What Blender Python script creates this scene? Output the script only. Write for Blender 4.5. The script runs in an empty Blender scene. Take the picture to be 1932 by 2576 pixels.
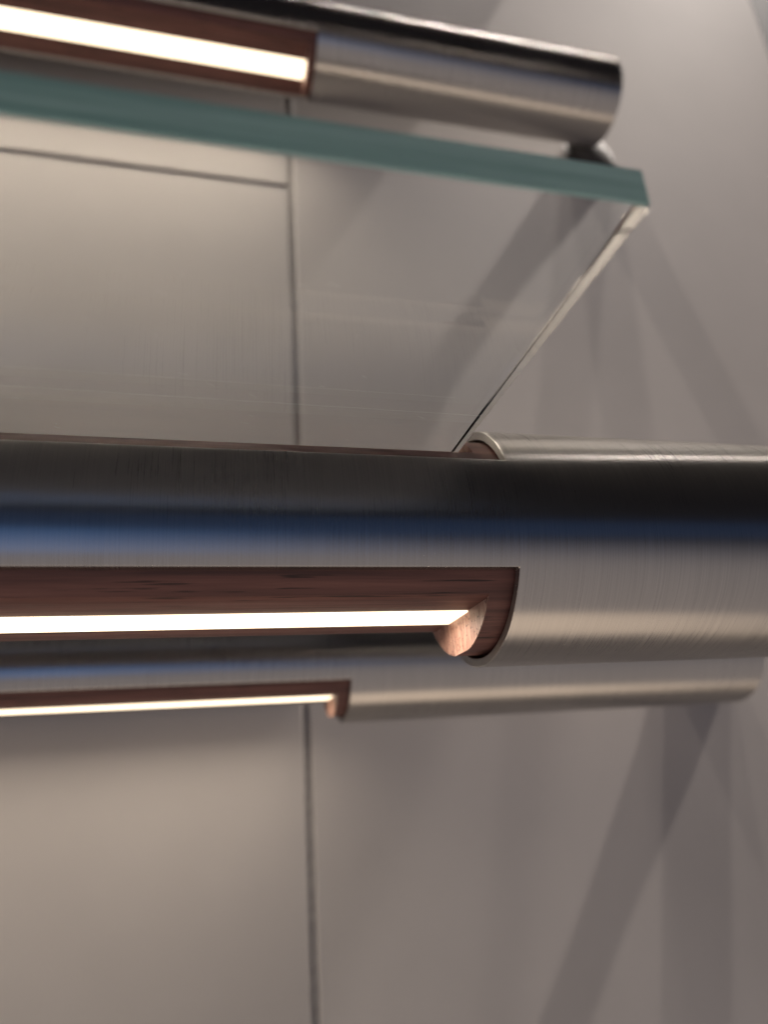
import bpy, bmesh, math, random
from mathutils import Vector, Matrix

S = 0.001                      # all dimensions below are millimetres
scene = bpy.context.scene
C = scene.collection
random.seed(4)

# ------------------------------------------------------------------ camera
cam_d = bpy.data.cameras.new('camera')
cam = bpy.data.objects.new('camera', cam_d)
C.objects.link(cam)
fwd = Vector((0.24615194, 0.90706541, 0.34152829))
right = Vector((0.96902976, -0.23750077, -0.06763662))
up = Vector((-0.01976239, -0.34759996, 0.93743465))
m = Matrix((right, up, -fwd)).transposed().to_4x4()
m.translation = Vector((-17.42, -138.506, -44.181)) * S
cam.matrix_world = m
cam_d.sensor_fit = 'VERTICAL'
cam_d.sensor_height = 36.0
cam_d.sensor_width = 27.0
cam_d.lens = 36.0 * 1809.9 / 2576.0
cam_d.clip_start = 0.005
cam_d.clip_end = 60
cam_d.dof.use_dof = True
cam_d.dof.focus_distance = 0.131
cam_d.dof.aperture_fstop = 11.5
scene.camera = cam

# ------------------------------------------------------------------ world: dim showroom, pale floor below, dark ceiling above
w = bpy.data.worlds.new('World')
scene.world = w
w.use_nodes = True
nt = w.node_tree
nt.nodes.clear()
out = nt.nodes.new('ShaderNodeOutputWorld')
bg = nt.nodes.new('ShaderNodeBackground')
tc = nt.nodes.new('ShaderNodeTexCoord')
sx = nt.nodes.new('ShaderNodeSeparateXYZ')
mr = nt.nodes.new('ShaderNodeMapRange')
mr.inputs['From Min'].default_value = -1
mr.inputs['From Max'].default_value = 1
cr = nt.nodes.new('ShaderNodeValToRGB')
e = cr.color_ramp.elements
e[0].position = 0.0; e[0].color = (0.25, 0.215, 0.20, 1)
e[1].position = 1.0; e[1].color = (0.008, 0.007, 0.008, 1)
for pos, col in ((0.28, (0.205, 0.184, 0.184, 1)), (0.36, (0.11, 0.10, 0.105, 1)), (0.45, (0.012, 0.011, 0.012, 1))):
    k = cr.color_ramp.elements.new(pos); k.color = col
nt.links.new(tc.outputs['Generated'], sx.inputs[0])
nt.links.new(sx.outputs['Z'], mr.inputs['Value'])
nt.links.new(mr.outputs[0], cr.inputs[0])
nt.links.new(cr.outputs[0], bg.inputs['Color'])
bg.inputs['Strength'].default_value = 1.6
nt.links.new(bg.outputs[0], out.inputs['Surface'])

# ------------------------------------------------------------------ lamps added outside the view
def aim(o, target):
    d = Vector(target) - o.location
    o.rotation_euler = d.to_track_quat('-Z', 'Y').to_euler()

def spot(name, loc, target, power, col, angle=17, blend=0.25, rad=6):
    d = bpy.data.lights.new(name, 'SPOT')
    d.energy = power; d.color = col
    d.spot_size = math.radians(angle); d.spot_blend = blend
    d.shadow_soft_size = rad * S
    o = bpy.data.objects.new(name, d); C.objects.link(o)
    o.location = Vector(loc) * S
    aim(o, Vector(target) * S)
    return o

def area(name, loc, target, sxm, sym, power, col):
    d = bpy.data.lights.new(name, 'AREA')
    d.shape = 'RECTANGLE'; d.size = sxm * S; d.size_y = sym * S
    d.energy = power; d.color = col
    o = bpy.data.objects.new(name, d); C.objects.link(o)
    o.location = Vector(loc) * S
    aim(o, Vector(target) * S)
    return o

WARM = (1.0, 0.86, 0.72)
# spots added high above to cast the mount shadows on the wall
WASH = (1.0, 0.905, 0.825)
for lean, pw in ((0.31, 17500), (-0.05, 16500), (-0.25, 17500)):
    spot('wall_shadow_spot', (240 - lean * 8650, 88, 9000), (310, 310, 100), pw, WASH, 3.8, 0.5, 130)
spot('wall_shadow_spot', (240 + 0.60 * 8650, -591, 9000), (190, 390, 60), 6800, WASH, 3.8, 0.5, 130)
# blue area lights added behind the viewer for the blue band in the tubes
area('blue_band_light', (-1050, -1700, -430), (-1050, 0, -430), 2000, 620, 2.9, (0.085, 0.25, 0.62))
area('blue_band_light', (200, -1750, 60), (200, 0, 60), 4200, 440, 0.75, (0.07, 0.22, 0.60))
# warm area light added underneath to put a tan highlight on the tubes
area('tan_band_light', (-100, 60, -1500), (-100, 60, 0), 2600, 700, 4.5, (1.0, 0.77, 0.55))

# ------------------------------------------------------------------ colour management
scene.view_settings.view_transform = 'Standard'
scene.view_settings.look = 'None'
scene.view_settings.exposure = 0.15
scene.view_settings.gamma = 1.0
scene.render.engine = 'CYCLES'
cy = scene.cycles
cy.use_denoising = True
cy.max_bounces = 48
cy.transmission_bounces = 48
cy.glossy_bounces = 8
cy.diffuse_bounces = 5
cy.transparent_max_bounces = 16
cy.caustics_refractive = True
cy.caustics_reflective = True
cy.blur_glossy = 0.2
cy.sample_clamp_indirect = 6.0

# ------------------------------------------------------------------ materials
def new_mat(name):
    mt = bpy.data.materials.new(name)
    mt.use_nodes = True
    n = mt.node_tree
    n.nodes.clear()
    o = n.nodes.new('ShaderNodeOutputMaterial')
    b = n.nodes.new('ShaderNodeBsdfPrincipled')
    n.links.new(b.outputs[0], o.inputs['Surface'])
    return mt, n, b, o

def coords(n, scale, kind='Object'):
    t = n.nodes.new('ShaderNodeTexCoord')
    mp = n.nodes.new('ShaderNodeMapping')
    mp.inputs['Scale'].default_value = scale
    n.links.new(t.outputs[kind], mp.inputs['Vector'])
    return mp.outputs[0]

def noise(n, vec, scale=1.0, detail=2.0, rough=0.5):
    t = n.nodes.new('ShaderNodeTexNoise')
    t.inputs['Scale'].default_value = scale
    t.inputs['Detail'].default_value = detail
    t.inputs['Roughness'].default_value = rough
    n.links.new(vec, t.inputs['Vector'])
    return t.outputs['Fac']

def ramp(n, fac, stops):
    r = n.nodes.new('ShaderNodeValToRGB')
    el = r.color_ramp.elements
    el[0].position, el[0].color = stops[0][0], (*stops[0][1], 1)
    el[1].position, el[1].color = stops[-1][0], (*stops[-1][1], 1)
    for p_, c_ in stops[1:-1]:
        k_ = el.new(p_); k_.color = (*c_, 1)
    n.links.new(fac, r.inputs[0])
    return r.outputs[0]

def mrange(n, fac, a, b, c, d):
    r = n.nodes.new('ShaderNodeMapRange')
    for i, v in zip(('From Min', 'From Max', 'To Min', 'To Max'), (a, b, c, d)):
        r.inputs[i].default_value = v
    n.links.new(fac, r.inputs['Value'])
    return r.outputs[0]

def bump(n, b, height, strength, dist):
    bp = n.nodes.new('ShaderNodeBump')
    bp.inputs['Strength'].default_value = strength
    bp.inputs['Distance'].default_value = dist
    n.links.new(height, bp.inputs['Height'])
    n.links.new(bp.outputs[0], b.inputs['Normal'])
    return bp

def steel_mat():
    mt, n, b, o = new_mat('brushed_steel')
    fine = noise(n, coords(n, (5200, 40, 40)), 1.0, 3.0, 0.6)
    mid = noise(n, coords(n, (900, 25, 25)), 1.0, 2.0, 0.5)
    smudge = noise(n, coords(n, (28, 60, 60)), 1.0, 3.0, 0.5)
    mix = n.nodes.new('ShaderNodeMath'); mix.operation = 'MULTIPLY_ADD'
    n.links.new(mid, mix.inputs[0]); mix.inputs[1].default_value = 0.25
    n.links.new(fine, mix.inputs[2])
    col = ramp(n, fine, [(0.25, (0.37, 0.355, 0.34)), (0.75, (0.49, 0.47, 0.445))])
    n.links.new(col, b.inputs['Base Color'])
    b.inputs['Metallic'].default_value = 1.0
    rg = n.nodes.new('ShaderNodeMath'); rg.operation = 'MULTIPLY_ADD'
    n.links.new(mrange(n, fine, 0.3, 0.7, -0.035, 0.05), rg.inputs[0]); rg.inputs[1].default_value = 1.0
    n.links.new(mrange(n, smudge, 0.3, 0.7, 0.27, 0.33), rg.inputs[2])
    n.links.new(rg.outputs[0], b.inputs['Roughness'])
    b.inputs['Anisotropic'].default_value = 0.88
    tg = n.nodes.new('ShaderNodeTangent'); tg.direction_type = 'RADIAL'; tg.axis = 'X'
    n.links.new(tg.outputs[0], b.inputs['Tangent'])
    b.inputs['Anisotropic Rotation'].default_value = 0.25
    bump(n, b, mix.outputs[0], 0.10, 0.00005)
    return mt

def wood_mat(name, end=False):
    mt, n, b, o = new_mat(name)
    if not end:
        g = noise(n, coords(n, (14, 420, 420)), 1.0, 5.0, 0.6)
        broad = noise(n, coords(n, (5, 90, 90)), 1.0, 2.0, 0.5)
        pores = noise(n, coords(n, (70, 1500, 1500)), 1.0, 2.0, 0.5)
    else:
        g = noise(n, coords(n, (200, 1100, 170)), 1.0, 4.0, 0.6)
        broad = noise(n, coords(n, (90, 320, 120)), 1.0, 2.0, 0.5)
        pores = noise(n, coords(n, (1500, 1600, 1500)), 1.0, 2.0, 0.5)
    c1 = ramp(n, g, [(0.28, (0.066, 0.028, 0.024)), (0.5, (0.142, 0.060, 0.049)), (0.75, (0.235, 0.108, 0.085))])
    c2 = ramp(n, broad, [(0.3, (0.72, 0.70, 0.68)), (0.7, (1.1, 1.06, 1.0))])
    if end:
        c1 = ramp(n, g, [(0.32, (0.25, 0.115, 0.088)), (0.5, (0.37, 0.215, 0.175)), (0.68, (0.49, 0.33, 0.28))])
    m1 = n.nodes.new('ShaderNodeMix'); m1.data_type = 'RGBA'; m1.blend_type = 'MULTIPLY'
    m1.inputs['Factor'].default_value = 1.0
    n.links.new(c1, m1.inputs['A']); n.links.new(c2, m1.inputs['B'])
    pm = mrange(n, pores, 0.60, 0.70, 0.0, 0.85)
    m2 = n.nodes.new('ShaderNodeMix'); m2.data_type = 'RGBA'
    n.links.new(pm, m2.inputs['Factor'])
    n.links.new(m1.outputs['Result'], m2.inputs['A'])
    m2.inputs['B'].default_value = (0.018, 0.008, 0.006, 1)
    n.links.new(m2.outputs['Result'], b.inputs['Base Color'])
    b.inputs['Roughness'].default_value = 0.55
    b.inputs['Specular IOR Level'].default_value = 0.35
    bump(n, b, pores, 0.35, -0.00015)
    return mt

def wall_mat(name, base):
    mt, n, b, o = new_mat(name)
    a = noise(n, coords(n, (9, 9, 9)), 1.0, 4.0, 0.55)
    f = noise(n, coords(n, (900, 900, 900)), 1.0, 3.0, 0.6)
    lo = tuple(v * 0.94 for v in base); hi = tuple(v * 1.06 for v in base)
    n.links.new(ramp(n, a, [(0.3, lo), (0.7, hi)]), b.inputs['Base Color'])
    b.inputs['Roughness'].default_value = 0.62
    b.inputs['Specular IOR Level'].default_value = 0.25
    bump(n, b, f, 0.04, 0.00005)
    return mt

def led_mat():
    mt, n, b, o = new_mat('warm_white_led_diffuser')
    b.inputs['Base Color'].default_value = (0.8, 0.78, 0.72, 1)
    b.inputs['Emission Color'].default_value = (1.0, 0.82, 0.57, 1)
    b.inputs['Emission Strength'].default_value = 2.1
    return mt

def glass_mat(name):
    mt, n, b, o = new_mat(name)
    b.inputs['Base Color'].default_value = (1, 1, 1, 1)
    b.inputs['Transmission Weight'].default_value = 1.0
    b.inputs['IOR'].default_value = 1.5
    b.inputs['Roughness'].default_value = 0.0
    va = n.nodes.new('ShaderNodeVolumeAbsorption')
    va.inputs['Color'].default_value = (0.18, 0.80, 0.76, 1)
    va.inputs['Density'].default_value = 4.0
    n.links.new(va.outputs[0], o.inputs['Volume'])
    # ground front and back edges scatter a little; the faces and sides are polished
    at = n.nodes.new('ShaderNodeAttribute'); at.attribute_name = 'ground_edge'
    f = noise(n, coords(n, (420, 60, 60)), 1.0, 3.0, 0.6)
    lng = noise(n, coords(n, (14, 30, 520)), 1.0, 4.0, 0.6)
    rg = n.nodes.new('ShaderNodeMath'); rg.operation = 'MULTIPLY'
    n.links.new(at.outputs['Fac'], rg.inputs[0]); rg.inputs[1].default_value = 0.16
    n.links.new(rg.outputs[0], b.inputs['Roughness'])
    hg = n.nodes.new('ShaderNodeMath'); hg.operation = 'MULTIPLY'
    n.links.new(at.outputs['Fac'], hg.inputs[0]); n.links.new(f, hg.inputs[1])
    bump(n, b, hg.outputs[0], 0.25, 0.0003)
    df = n.nodes.new('ShaderNodeBsdfTranslucent')
    df.inputs['Color'].default_value = (0.52, 0.86, 0.82, 1)
    d2 = n.nodes.new('ShaderNodeBsdfDiffuse')
    n.links.new(ramp(n, lng, [(0.38, (0.32, 0.55, 0.54)), (0.62, (0.72, 0.86, 0.81))]), d2.inputs['Color'])
    mx0 = n.nodes.new('ShaderNodeMixShader'); mx0.inputs[0].default_value = 0.5
    n.links.new(df.outputs[0], mx0.inputs[1]); n.links.new(d2.outputs[0], mx0.inputs[2])
    fac = n.nodes.new('ShaderNodeMath'); fac.operation = 'MULTIPLY'
    n.links.new(at.outputs['Fac'], fac.inputs[0])
    n.links.new(mrange(n, lng, 0.3, 0.7, 0.62, 0.92), fac.inputs[1])
    mx = n.nodes.new('ShaderNodeMixShader')
    n.links.new(fac.outputs[0], mx.inputs[0])
    n.links.new(b.outputs[0], mx.inputs[1]); n.links.new(mx0.outputs[0], mx.inputs[2])
    n.links.new(mx.outputs[0], o.inputs['Surface'])
    return mt

def plain(name, col, rough=0.6, metal=0.0):
    mt, n, b, o = new_mat(name)
    f = noise(n, coords(n, (300, 300, 300)), 1.0, 2.0)
    lo = tuple(v * 0.9 for v in col); hi = tuple(v * 1.1 for v in col)
    n.links.new(ramp(n, f, [(0.3, lo), (0.7, hi)]), b.inputs['Base Color'])
    b.inputs['Roughness'].default_value = rough
    b.inputs['Metallic'].default_value = metal
    return mt

M_STEEL = steel_mat()
M_WOOD = wood_mat('dark_red_brown_wood')
M_END = wood_mat('wood_end_grain', True)
M_WALL = wall_mat('warm_grey_wall_paint', (0.425, 0.392, 0.370))
M_RECESS = wall_mat('dark_grey_recess', (0.12, 0.125, 0.135))
M_BACK = plain('joint_backing', (0.36, 0.335, 0.315), 0.8)
M_LED = led_mat()
M_GLASS = glass_mat('clear_green_glass')
M_DARK = plain('dark_mount', (0.035, 0.033, 0.032), 0.8)
M_SCR = plain('scratch_in_glass', (0.55, 0.56, 0.54), 0.7)

# ------------------------------------------------------------------ helpers
def obj(name, bm, mats, parent=None, smooth=False):
    me = bpy.data.meshes.new(name)
    bm.normal_update()
    bm.to_mesh(me); bm.free()
    for k_ in (mats if isinstance(mats, (list, tuple)) else [mats]):
        me.materials.append(k_)
    if smooth:
        for p_ in me.polygons: p_.use_smooth = True
    o = bpy.data.objects.new(name, me); C.objects.link(o)
    if parent: o.parent = parent
    return o

def empty(name, loc):
    o = bpy.data.objects.new(name, None); C.objects.link(o)
    o.location = Vector(loc) * S
    o.empty_display_size = 0.02
    return o

def box_bm(x0, x1, y0, y1, z0, z1, bev=0.0, seg=2):
    bm = bmesh.new()
    bmesh.ops.create_cube(bm, size=1.0)
    for v in bm.verts:
        v.co = Vector(((x0 + x1) / 2 + v.co.x * (x1 - x0), (y0 + y1) / 2 + v.co.y * (y1 - y0), (z0 + z1) / 2 + v.co.z * (z1 - z0))) * S
    if bev:
        bmesh.ops.bevel(bm, geom=bm.edges[:], offset=bev * S, segments=seg, profile=0.5, affect='EDGES')
    return bm

def tag(o, label, cat, group=None):
    o['label'] = label; o['category'] = cat
    if group: o['group'] = group

# ------------------------------------------------------------------ the wall (panels with shadow joints)
YW = 195.0
XJ = 30.3; ZJ = 288.7; G = 3.4
wall = empty('wall', (0, YW, -600))
wall['kind'] = 'structure'
def wchild(name, bm, mat):
    o = obj(name, bm, mat)
    o.parent = wall
    o.matrix_parent_inverse = Matrix.Translation(-wall.location)
    o['kind'] = 'structure'
    return o
wchild('panel', box_bm(-1200, XJ - G / 2, YW, YW + 2.4, -600, ZJ - G / 2, 1.0, 3), M_WALL)
wchild('panel', box_bm(-1200, XJ - G / 2, YW, YW + 2.4, ZJ + G / 2, 1400, 1.0, 3), M_WALL)
wchild('panel', box_bm(XJ + G / 2, 432, YW, YW + 2.4, -600, 1400, 1.0, 3), M_WALL)
wchild('backing', box_bm(-1200, 431, YW + 2.6, YW + 8, -600, 1400), M_BACK)
wchild('panel', box_bm(432.8, 1400, YW + 0.6, YW + 3.6, -600, 1400), M_RECESS)

# ------------------------------------------------------------------ shelf rails
RO, RI, RW = 25.0, 23.2, 22.6
ZC = 10.65                       # slots: tube removed above +ZC and below -ZC
XS0, XS1 = -560.0, 38.8          # slot ends
XT0, XT1 = -746.0, 225.0         # tube ends
XG = 34.4                        # end of the light recess in the wood
ZF, ZL, ZG = 22.2, 14.8, 14.8    # wood flats: full, light recess, glass seat
XGS = 34.6

def ring_pts(r, angs):
    return [(-r * math.cos(a), r * math.sin(a)) for a in angs]

def tube_mesh():
    bm = bmesh.new()
    ao = math.asin(ZC / RO); ai = math.asin(ZC / RI)
    nside, nslot = 16, 32
    def arcs(a0):
        # angle lists: front side, top, back side, bottom (all counter-clockwise from -a0)
        side_f = [-a0 + 2 * a0 * i / nside for i in range(nside + 1)]
        top = [a0 + (math.pi - 2 * a0) * i / nslot for i in range(nslot + 1)]
        side_b = [math.pi - a0 + 2 * a0 * i / nside for i in range(nside + 1)]
        bot = [math.pi + a0 + (math.pi - 2 * a0) * i / nslot for i in range(nslot + 1)]
        return side_f[:-1] + top[:-1] + side_b[:-1] + bot[:-1]
    Ao, Ai = arcs(ao), arcs(ai)
    N = len(Ao)
    xs = [XT0, XS0, XS1, XT1]
    # extra stations for smooth interpolation
    rows_o, rows_i = [], []
    for x in xs:
        rows_o.append([bm.verts.new(Vector((x, y, z)) * S) for y, z in ring_pts(RO, Ao)])
        rows_i.append([bm.verts.new(Vector((x, y, z)) * S) for y, z in ring_pts(RI, Ai)])
    def in_slot(k):
        return (nside <= k < nside + nslot) or (k >= 2 * nside + nslot)
    for s in range(3):
        for k in range(N):
            if s == 1 and in_slot(k): continue
            k2 = (k + 1) % N
            bm.faces.new((rows_o[s][k], rows_o[s][k2], rows_o[s + 1][k2], rows_o[s + 1][k]))
            bm.faces.new((rows_i[s][k], rows_i[s + 1][k], rows_i[s + 1][k2], rows_i[s][k2]))
    # rim faces at slot ends and tube ends
    for k in range(N):
        k2 = (k + 1) % N
        if in_slot(k):
            bm.faces.new((rows_o[1][k], rows_i[1][k], rows_i[1][k2], rows_o[1][k2]))
            bm.faces.new((rows_o[2][k], rows_o[2][k2], rows_i[2][k2], rows_i[2][k]))
        bm.faces.new((rows_o[0][k], rows_i[0][k], rows_i[0][k2], rows_o[0][k2]))
        bm.faces.new((rows_o[3][k], rows_o[3][k2], rows_i[3][k2], rows_i[3][k]))
    # long slot edges
    for k in (0, nside, nside + nslot, 2 * nside + nslot):
        bm.faces.new((rows_o[1][k], rows_o[2][k], rows_i[2][k], rows_i[1][k]))
    bmesh.ops.recalc_face_normals(bm, faces=bm.faces[:])
    # smooth round faces, keep rims flat; bevel the cut edges slightly
    sharp = [e_ for e_ in bm.edges if len(e_.link_faces) == 2 and e_.calc_face_angle() > math.radians(35)]
    bmesh.ops.bevel(bm, geom=sharp, offset=0.22 * S, segments=2, profile=0.5, affect='EDGES')
    me = bpy.data.meshes.new('metal_tube')
    bm.to_mesh(me); bm.free()
    for p_ in me.polygons: p_.use_smooth = True
    nrm = []
    for p_ in me.polygons:
        rad = [math.hypot(me.vertices[v].co.y, me.vertices[v].co.z) for v in p_.vertices]
        rnd = abs(p_.normal.x) < 0.05 and max(rad) - min(rad) < 0.02 * S
        for v in p_.vertices:
            c_ = me.vertices[v].co
            if rnd:
                q_ = Vector((0, c_.y, c_.z)).normalized()
                nrm.append(q_ if q_.dot(p_.normal) > 0 else -q_)
            else:
                nrm.append(p_.normal.copy())
    me.normals_split_custom_set(nrm)
    me.materials.append(M_STEEL)
    return me

def wood_mesh():
    bm = bmesh.new()
    N = 96
    def section(zt, zb):
        pts = []
        for i in range(N):
            a = 2 * math.pi * (i + 0.5) / N
            c, s = math.cos(a), math.sin(a)
            r = RW
            if s > 0: r = min(r, zt / s)
            if s < 0: r = min(r, zb / -s)
            pts.append((-r * c, r * s))
        return pts
    secs = [(XS0 - 12, section(ZF, ZF)), (XS0 + 4, section(ZF, ZF)), (XS0 + 4, section(ZG, ZL)),
            (XG, section(ZG, ZL)), (XG, section(ZG, ZF)), (XGS, section(ZG, ZF)), (XGS, section(ZF, ZF)), (XS1 + 12, section(ZF, ZF))]
    rows = [[bm.verts.new(Vector((x, y, z)) * S) for y, z in sec] for x, sec in secs]
    for a, b in zip(rows[:-1], rows[1:]):
        for k in range(N):
            k2 = (k + 1) % N
            bm.faces.new((a[k], a[k2], b[k2], b[k]))
    bm.faces.new(rows[0][::-1]); bm.faces.new(rows[-1])
    bmesh.ops.remove_doubles(bm, verts=bm.verts[:], dist=0.002 * S)
    bmesh.ops.dissolve_degenerate(bm, dist=0.002 * S, edges=bm.edges[:])
    bmesh.ops.recalc_face_normals(bm, faces=bm.faces[:])
    sharp = [e_ for e_ in bm.edges if len(e_.link_faces) == 2 and e_.calc_face_angle() > math.radians(30)]
    bm.normal_update()
    for f in bm.faces:
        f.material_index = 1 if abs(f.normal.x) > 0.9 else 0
        f.smooth = True
    me = bpy.data.meshes.new('wooden_insert')
    bm.to_mesh(me); bm.free()
    me.set_sharp_from_angle(angle=math.radians(20))
    me.materials.append(M_WOOD); me.materials.append(M_END)
    return me

ME_TUBE, ME_WOOD = tube_mesh(), wood_mesh()
bm_ = box_bm(XS0 + 5, XG - 0.05, -6.0, 6.0, -ZL - 0.35, -ZL + 2.5, 0.15, 1)
ME_LED = bpy.data.meshes.new('light_strip'); bm_.to_mesh(ME_LED); bm_.free(); ME_LED.materials.append(M_LED)
bm_ = bmesh.new()
bmesh.ops.create_cone(bm_, cap_ends=True, segments=64, radius1=RI * S, radius2=RI * S, depth=2 * S,
                      matrix=Matrix.Translation(Vector((XT1 - 1.6, 0, 0)) * S) @ Matrix.Rotation(math.pi / 2, 4, 'Y'))
ME_CAP = bpy.data.meshes.new('end_cap'); bm_.to_mesh(ME_CAP); bm_.free(); ME_CAP.materials.append(M_STEEL)

def rail(y, z, label, mount, power=0.19, spread=150):
    t = empty('shelf_rail', (0, y, z))
    tag(t, label, 'shelf rail', 'steel shelf rails with light strips')
    for nm, me in (('metal_tube', ME_TUBE), ('wooden_insert', ME_WOOD), ('light_strip', ME_LED), ('end_cap', ME_CAP)):
        o = bpy.data.objects.new(nm, me); C.objects.link(o); o.parent = t
    ld = bpy.data.lights.new('strip_light', 'AREA')
    ld.shape = 'RECTANGLE'; ld.size = (XG - XS0 - 8) * S; ld.size_y = 11 * S
    ld.energy = power; ld.color = (1.0, 0.89, 0.74); ld.spread = math.radians(spread)
    lo_ = bpy.data.objects.new('strip_light', ld); C.objects.link(lo_); lo_.parent = t
    lo_.location = Vector(((XG + XS0) / 2, 0, -ZL - 0.6)) * S
    if mount:
        for x, sg in ((XT0, -1), (XT1, 1)):
            bm = bmesh.new()
            prof = ((18.0, 10.0, -13), (YW - y - 10, 11.0, 2), (YW - y - 4.5, 16.0, 11), (YW - y - 0.05, 19.5, 14))
            rows = [[bm.verts.new(Vector((x + sg * o_ + r_ * math.cos(a_), d_, r_ * math.sin(a_))) * S) for a_ in [i * math.pi / 24 for i in range(48)]] for d_, r_, o_ in prof]
            for r0, r1 in zip(rows[:-1], rows[1:]):
                for k in range(48):
                    bm.faces.new((r0[k], r1[k], r1[(k + 1) % 48], r0[(k + 1) % 48]))
            bm.faces.new(rows[0]); bm.faces.new(rows[-1][::-1])
            bmesh.ops.recalc_face_normals(bm, faces=bm.faces[:])
            obj('wall_mount', bm, M_DARK, t, True)
    return t

rail(0, 347.8, 'steel tube with lit strip above the frame, straight over the front tube', False, 0.60)
rail(0, 0, 'sharp brushed steel tube in front, carrying the glass shelf, wooden insert with lit strip', False, 0.36, 165)
rail(155.0, 1.0, 'blurred brushed steel tube just behind and below the front tube, with lit strip', True)
rail(155.0, 347.8, 'blurred brushed steel tube above the glass shelf at the top, with bright lit strip', True, 0.50)

# plain rail and board added unseen above, shading the tube tops from the spots
bm_ = bmesh.new()
bmesh.ops.create_cone(bm_, cap_ends=True, segments=64, radius1=RO * S, radius2=RO * S, depth=1.41,
                      matrix=Matrix.Rotation(math.pi / 2, 4, 'Y'))
shade_rail = obj('shade_rail', bm_, M_STEEL, None, False)
shade_rail.location = Vector((-395, 155, 695)) * S
tag(shade_rail, 'plain steel rail added above the upper tube to shade it', 'rail')
shade_board = obj('shade_board', box_bm(-1100, 520, 40, 129.5, 686, 704, 1.0, 2), M_WOOD)
tag(shade_board, 'dark wooden board added above the shelf unit to block light', 'board')

# ------------------------------------------------------------------ glass shelf
GX1, GY0, GZ0, GT = 32.2, -83.2, 14.9, 5.4
gs = box_bm(-560, GX1, GY0, 178, GZ0, GZ0 + GT)
vert = [e_ for e_ in gs.edges if abs(e_.verts[0].co.z - e_.verts[1].co.z) > 0.001]
bmesh.ops.bevel(gs, geom=vert, offset=0.7 * S, segments=3, profile=0.5, affect='EDGES')
flat = [e_ for e_ in gs.edges if len(e_.link_faces) == 2 and any(abs(f_.normal.z) > 0.9 for f_ in e_.link_faces)]
gs.normal_update()
flat = [e_ for e_ in gs.edges if len(e_.link_faces) == 2 and sum(abs(f_.normal.z) > 0.9 for f_ in e_.link_faces) == 1]
bmesh.ops.bevel(gs, geom=flat, offset=0.28 * S, segments=1, profile=0.5, affect='EDGES')
glass = obj('glass_shelf', gs, [M_GLASS])
ge = glass.data.attributes.new('ground_edge', 'FLOAT', 'FACE')
for p_ in glass.data.polygons:
    ge.data[p_.index].value = 1.0 if abs(p_.normal.y) > 0.5 else 0.0
tag(glass, 'clear glass shelf plate with green edge resting in the front steel tube', 'glass shelf')

def ribbon(pts, wid):
    bm = bmesh.new()
    prev = None
    for x, y in pts:
        a = bm.verts.new(Vector((x, y - wid / 2, GZ0 - 0.02)) * S)
        b = bm.verts.new(Vector((x, y + wid / 2, GZ0 - 0.02)) * S)
        if prev: bm.faces.new((prev[0], a, b, prev[1]))
        prev = (a, b)
    return bm

for y0, y1, x0, x1, wd in ((-38.6, -37.4, -62, 24, 0.05), (-32.8, -31.6, -62, 31, 0.07)):
    pts = []
    for i in range(90):
        t_ = i / 89
        pts.append((x0 + (x1 - x0) * t_, y0 + (y1 - y0) * t_ + 0.10 * math.sin(t_ * 41 + y0) * random.random()))
    obj('scratch', ribbon(pts, wd), M_SCR, glass)
bm = bmesh.new()
for i in range(46):
    x, y = random.uniform(-60, 30), random.uniform(-70, -18)
    a_ = random.uniform(0.2, 0.9); l_ = random.choice((0.10, 0.14, 0.2, 0.9, 1.6)); w_ = random.uniform(0.04, 0.08) if l_ > 0.5 else l_ * 0.8
    c_, s_ = math.cos(a_), math.sin(a_)
    vs = [bm.verts.new(Vector((x + u * l_ / 2 * c_ - v * w_ / 2 * s_, y + u * l_ / 2 * s_ + v * w_ / 2 * c_, GZ0 - 0.025)) * S) for u, v in ((-1, -1), (1, -1), (1, 1), (-1, 1))]
    bm.faces.new(vs)
dust = obj('dust_specks', bm, M_SCR, glass)
dust['kind'] = 'stuff'
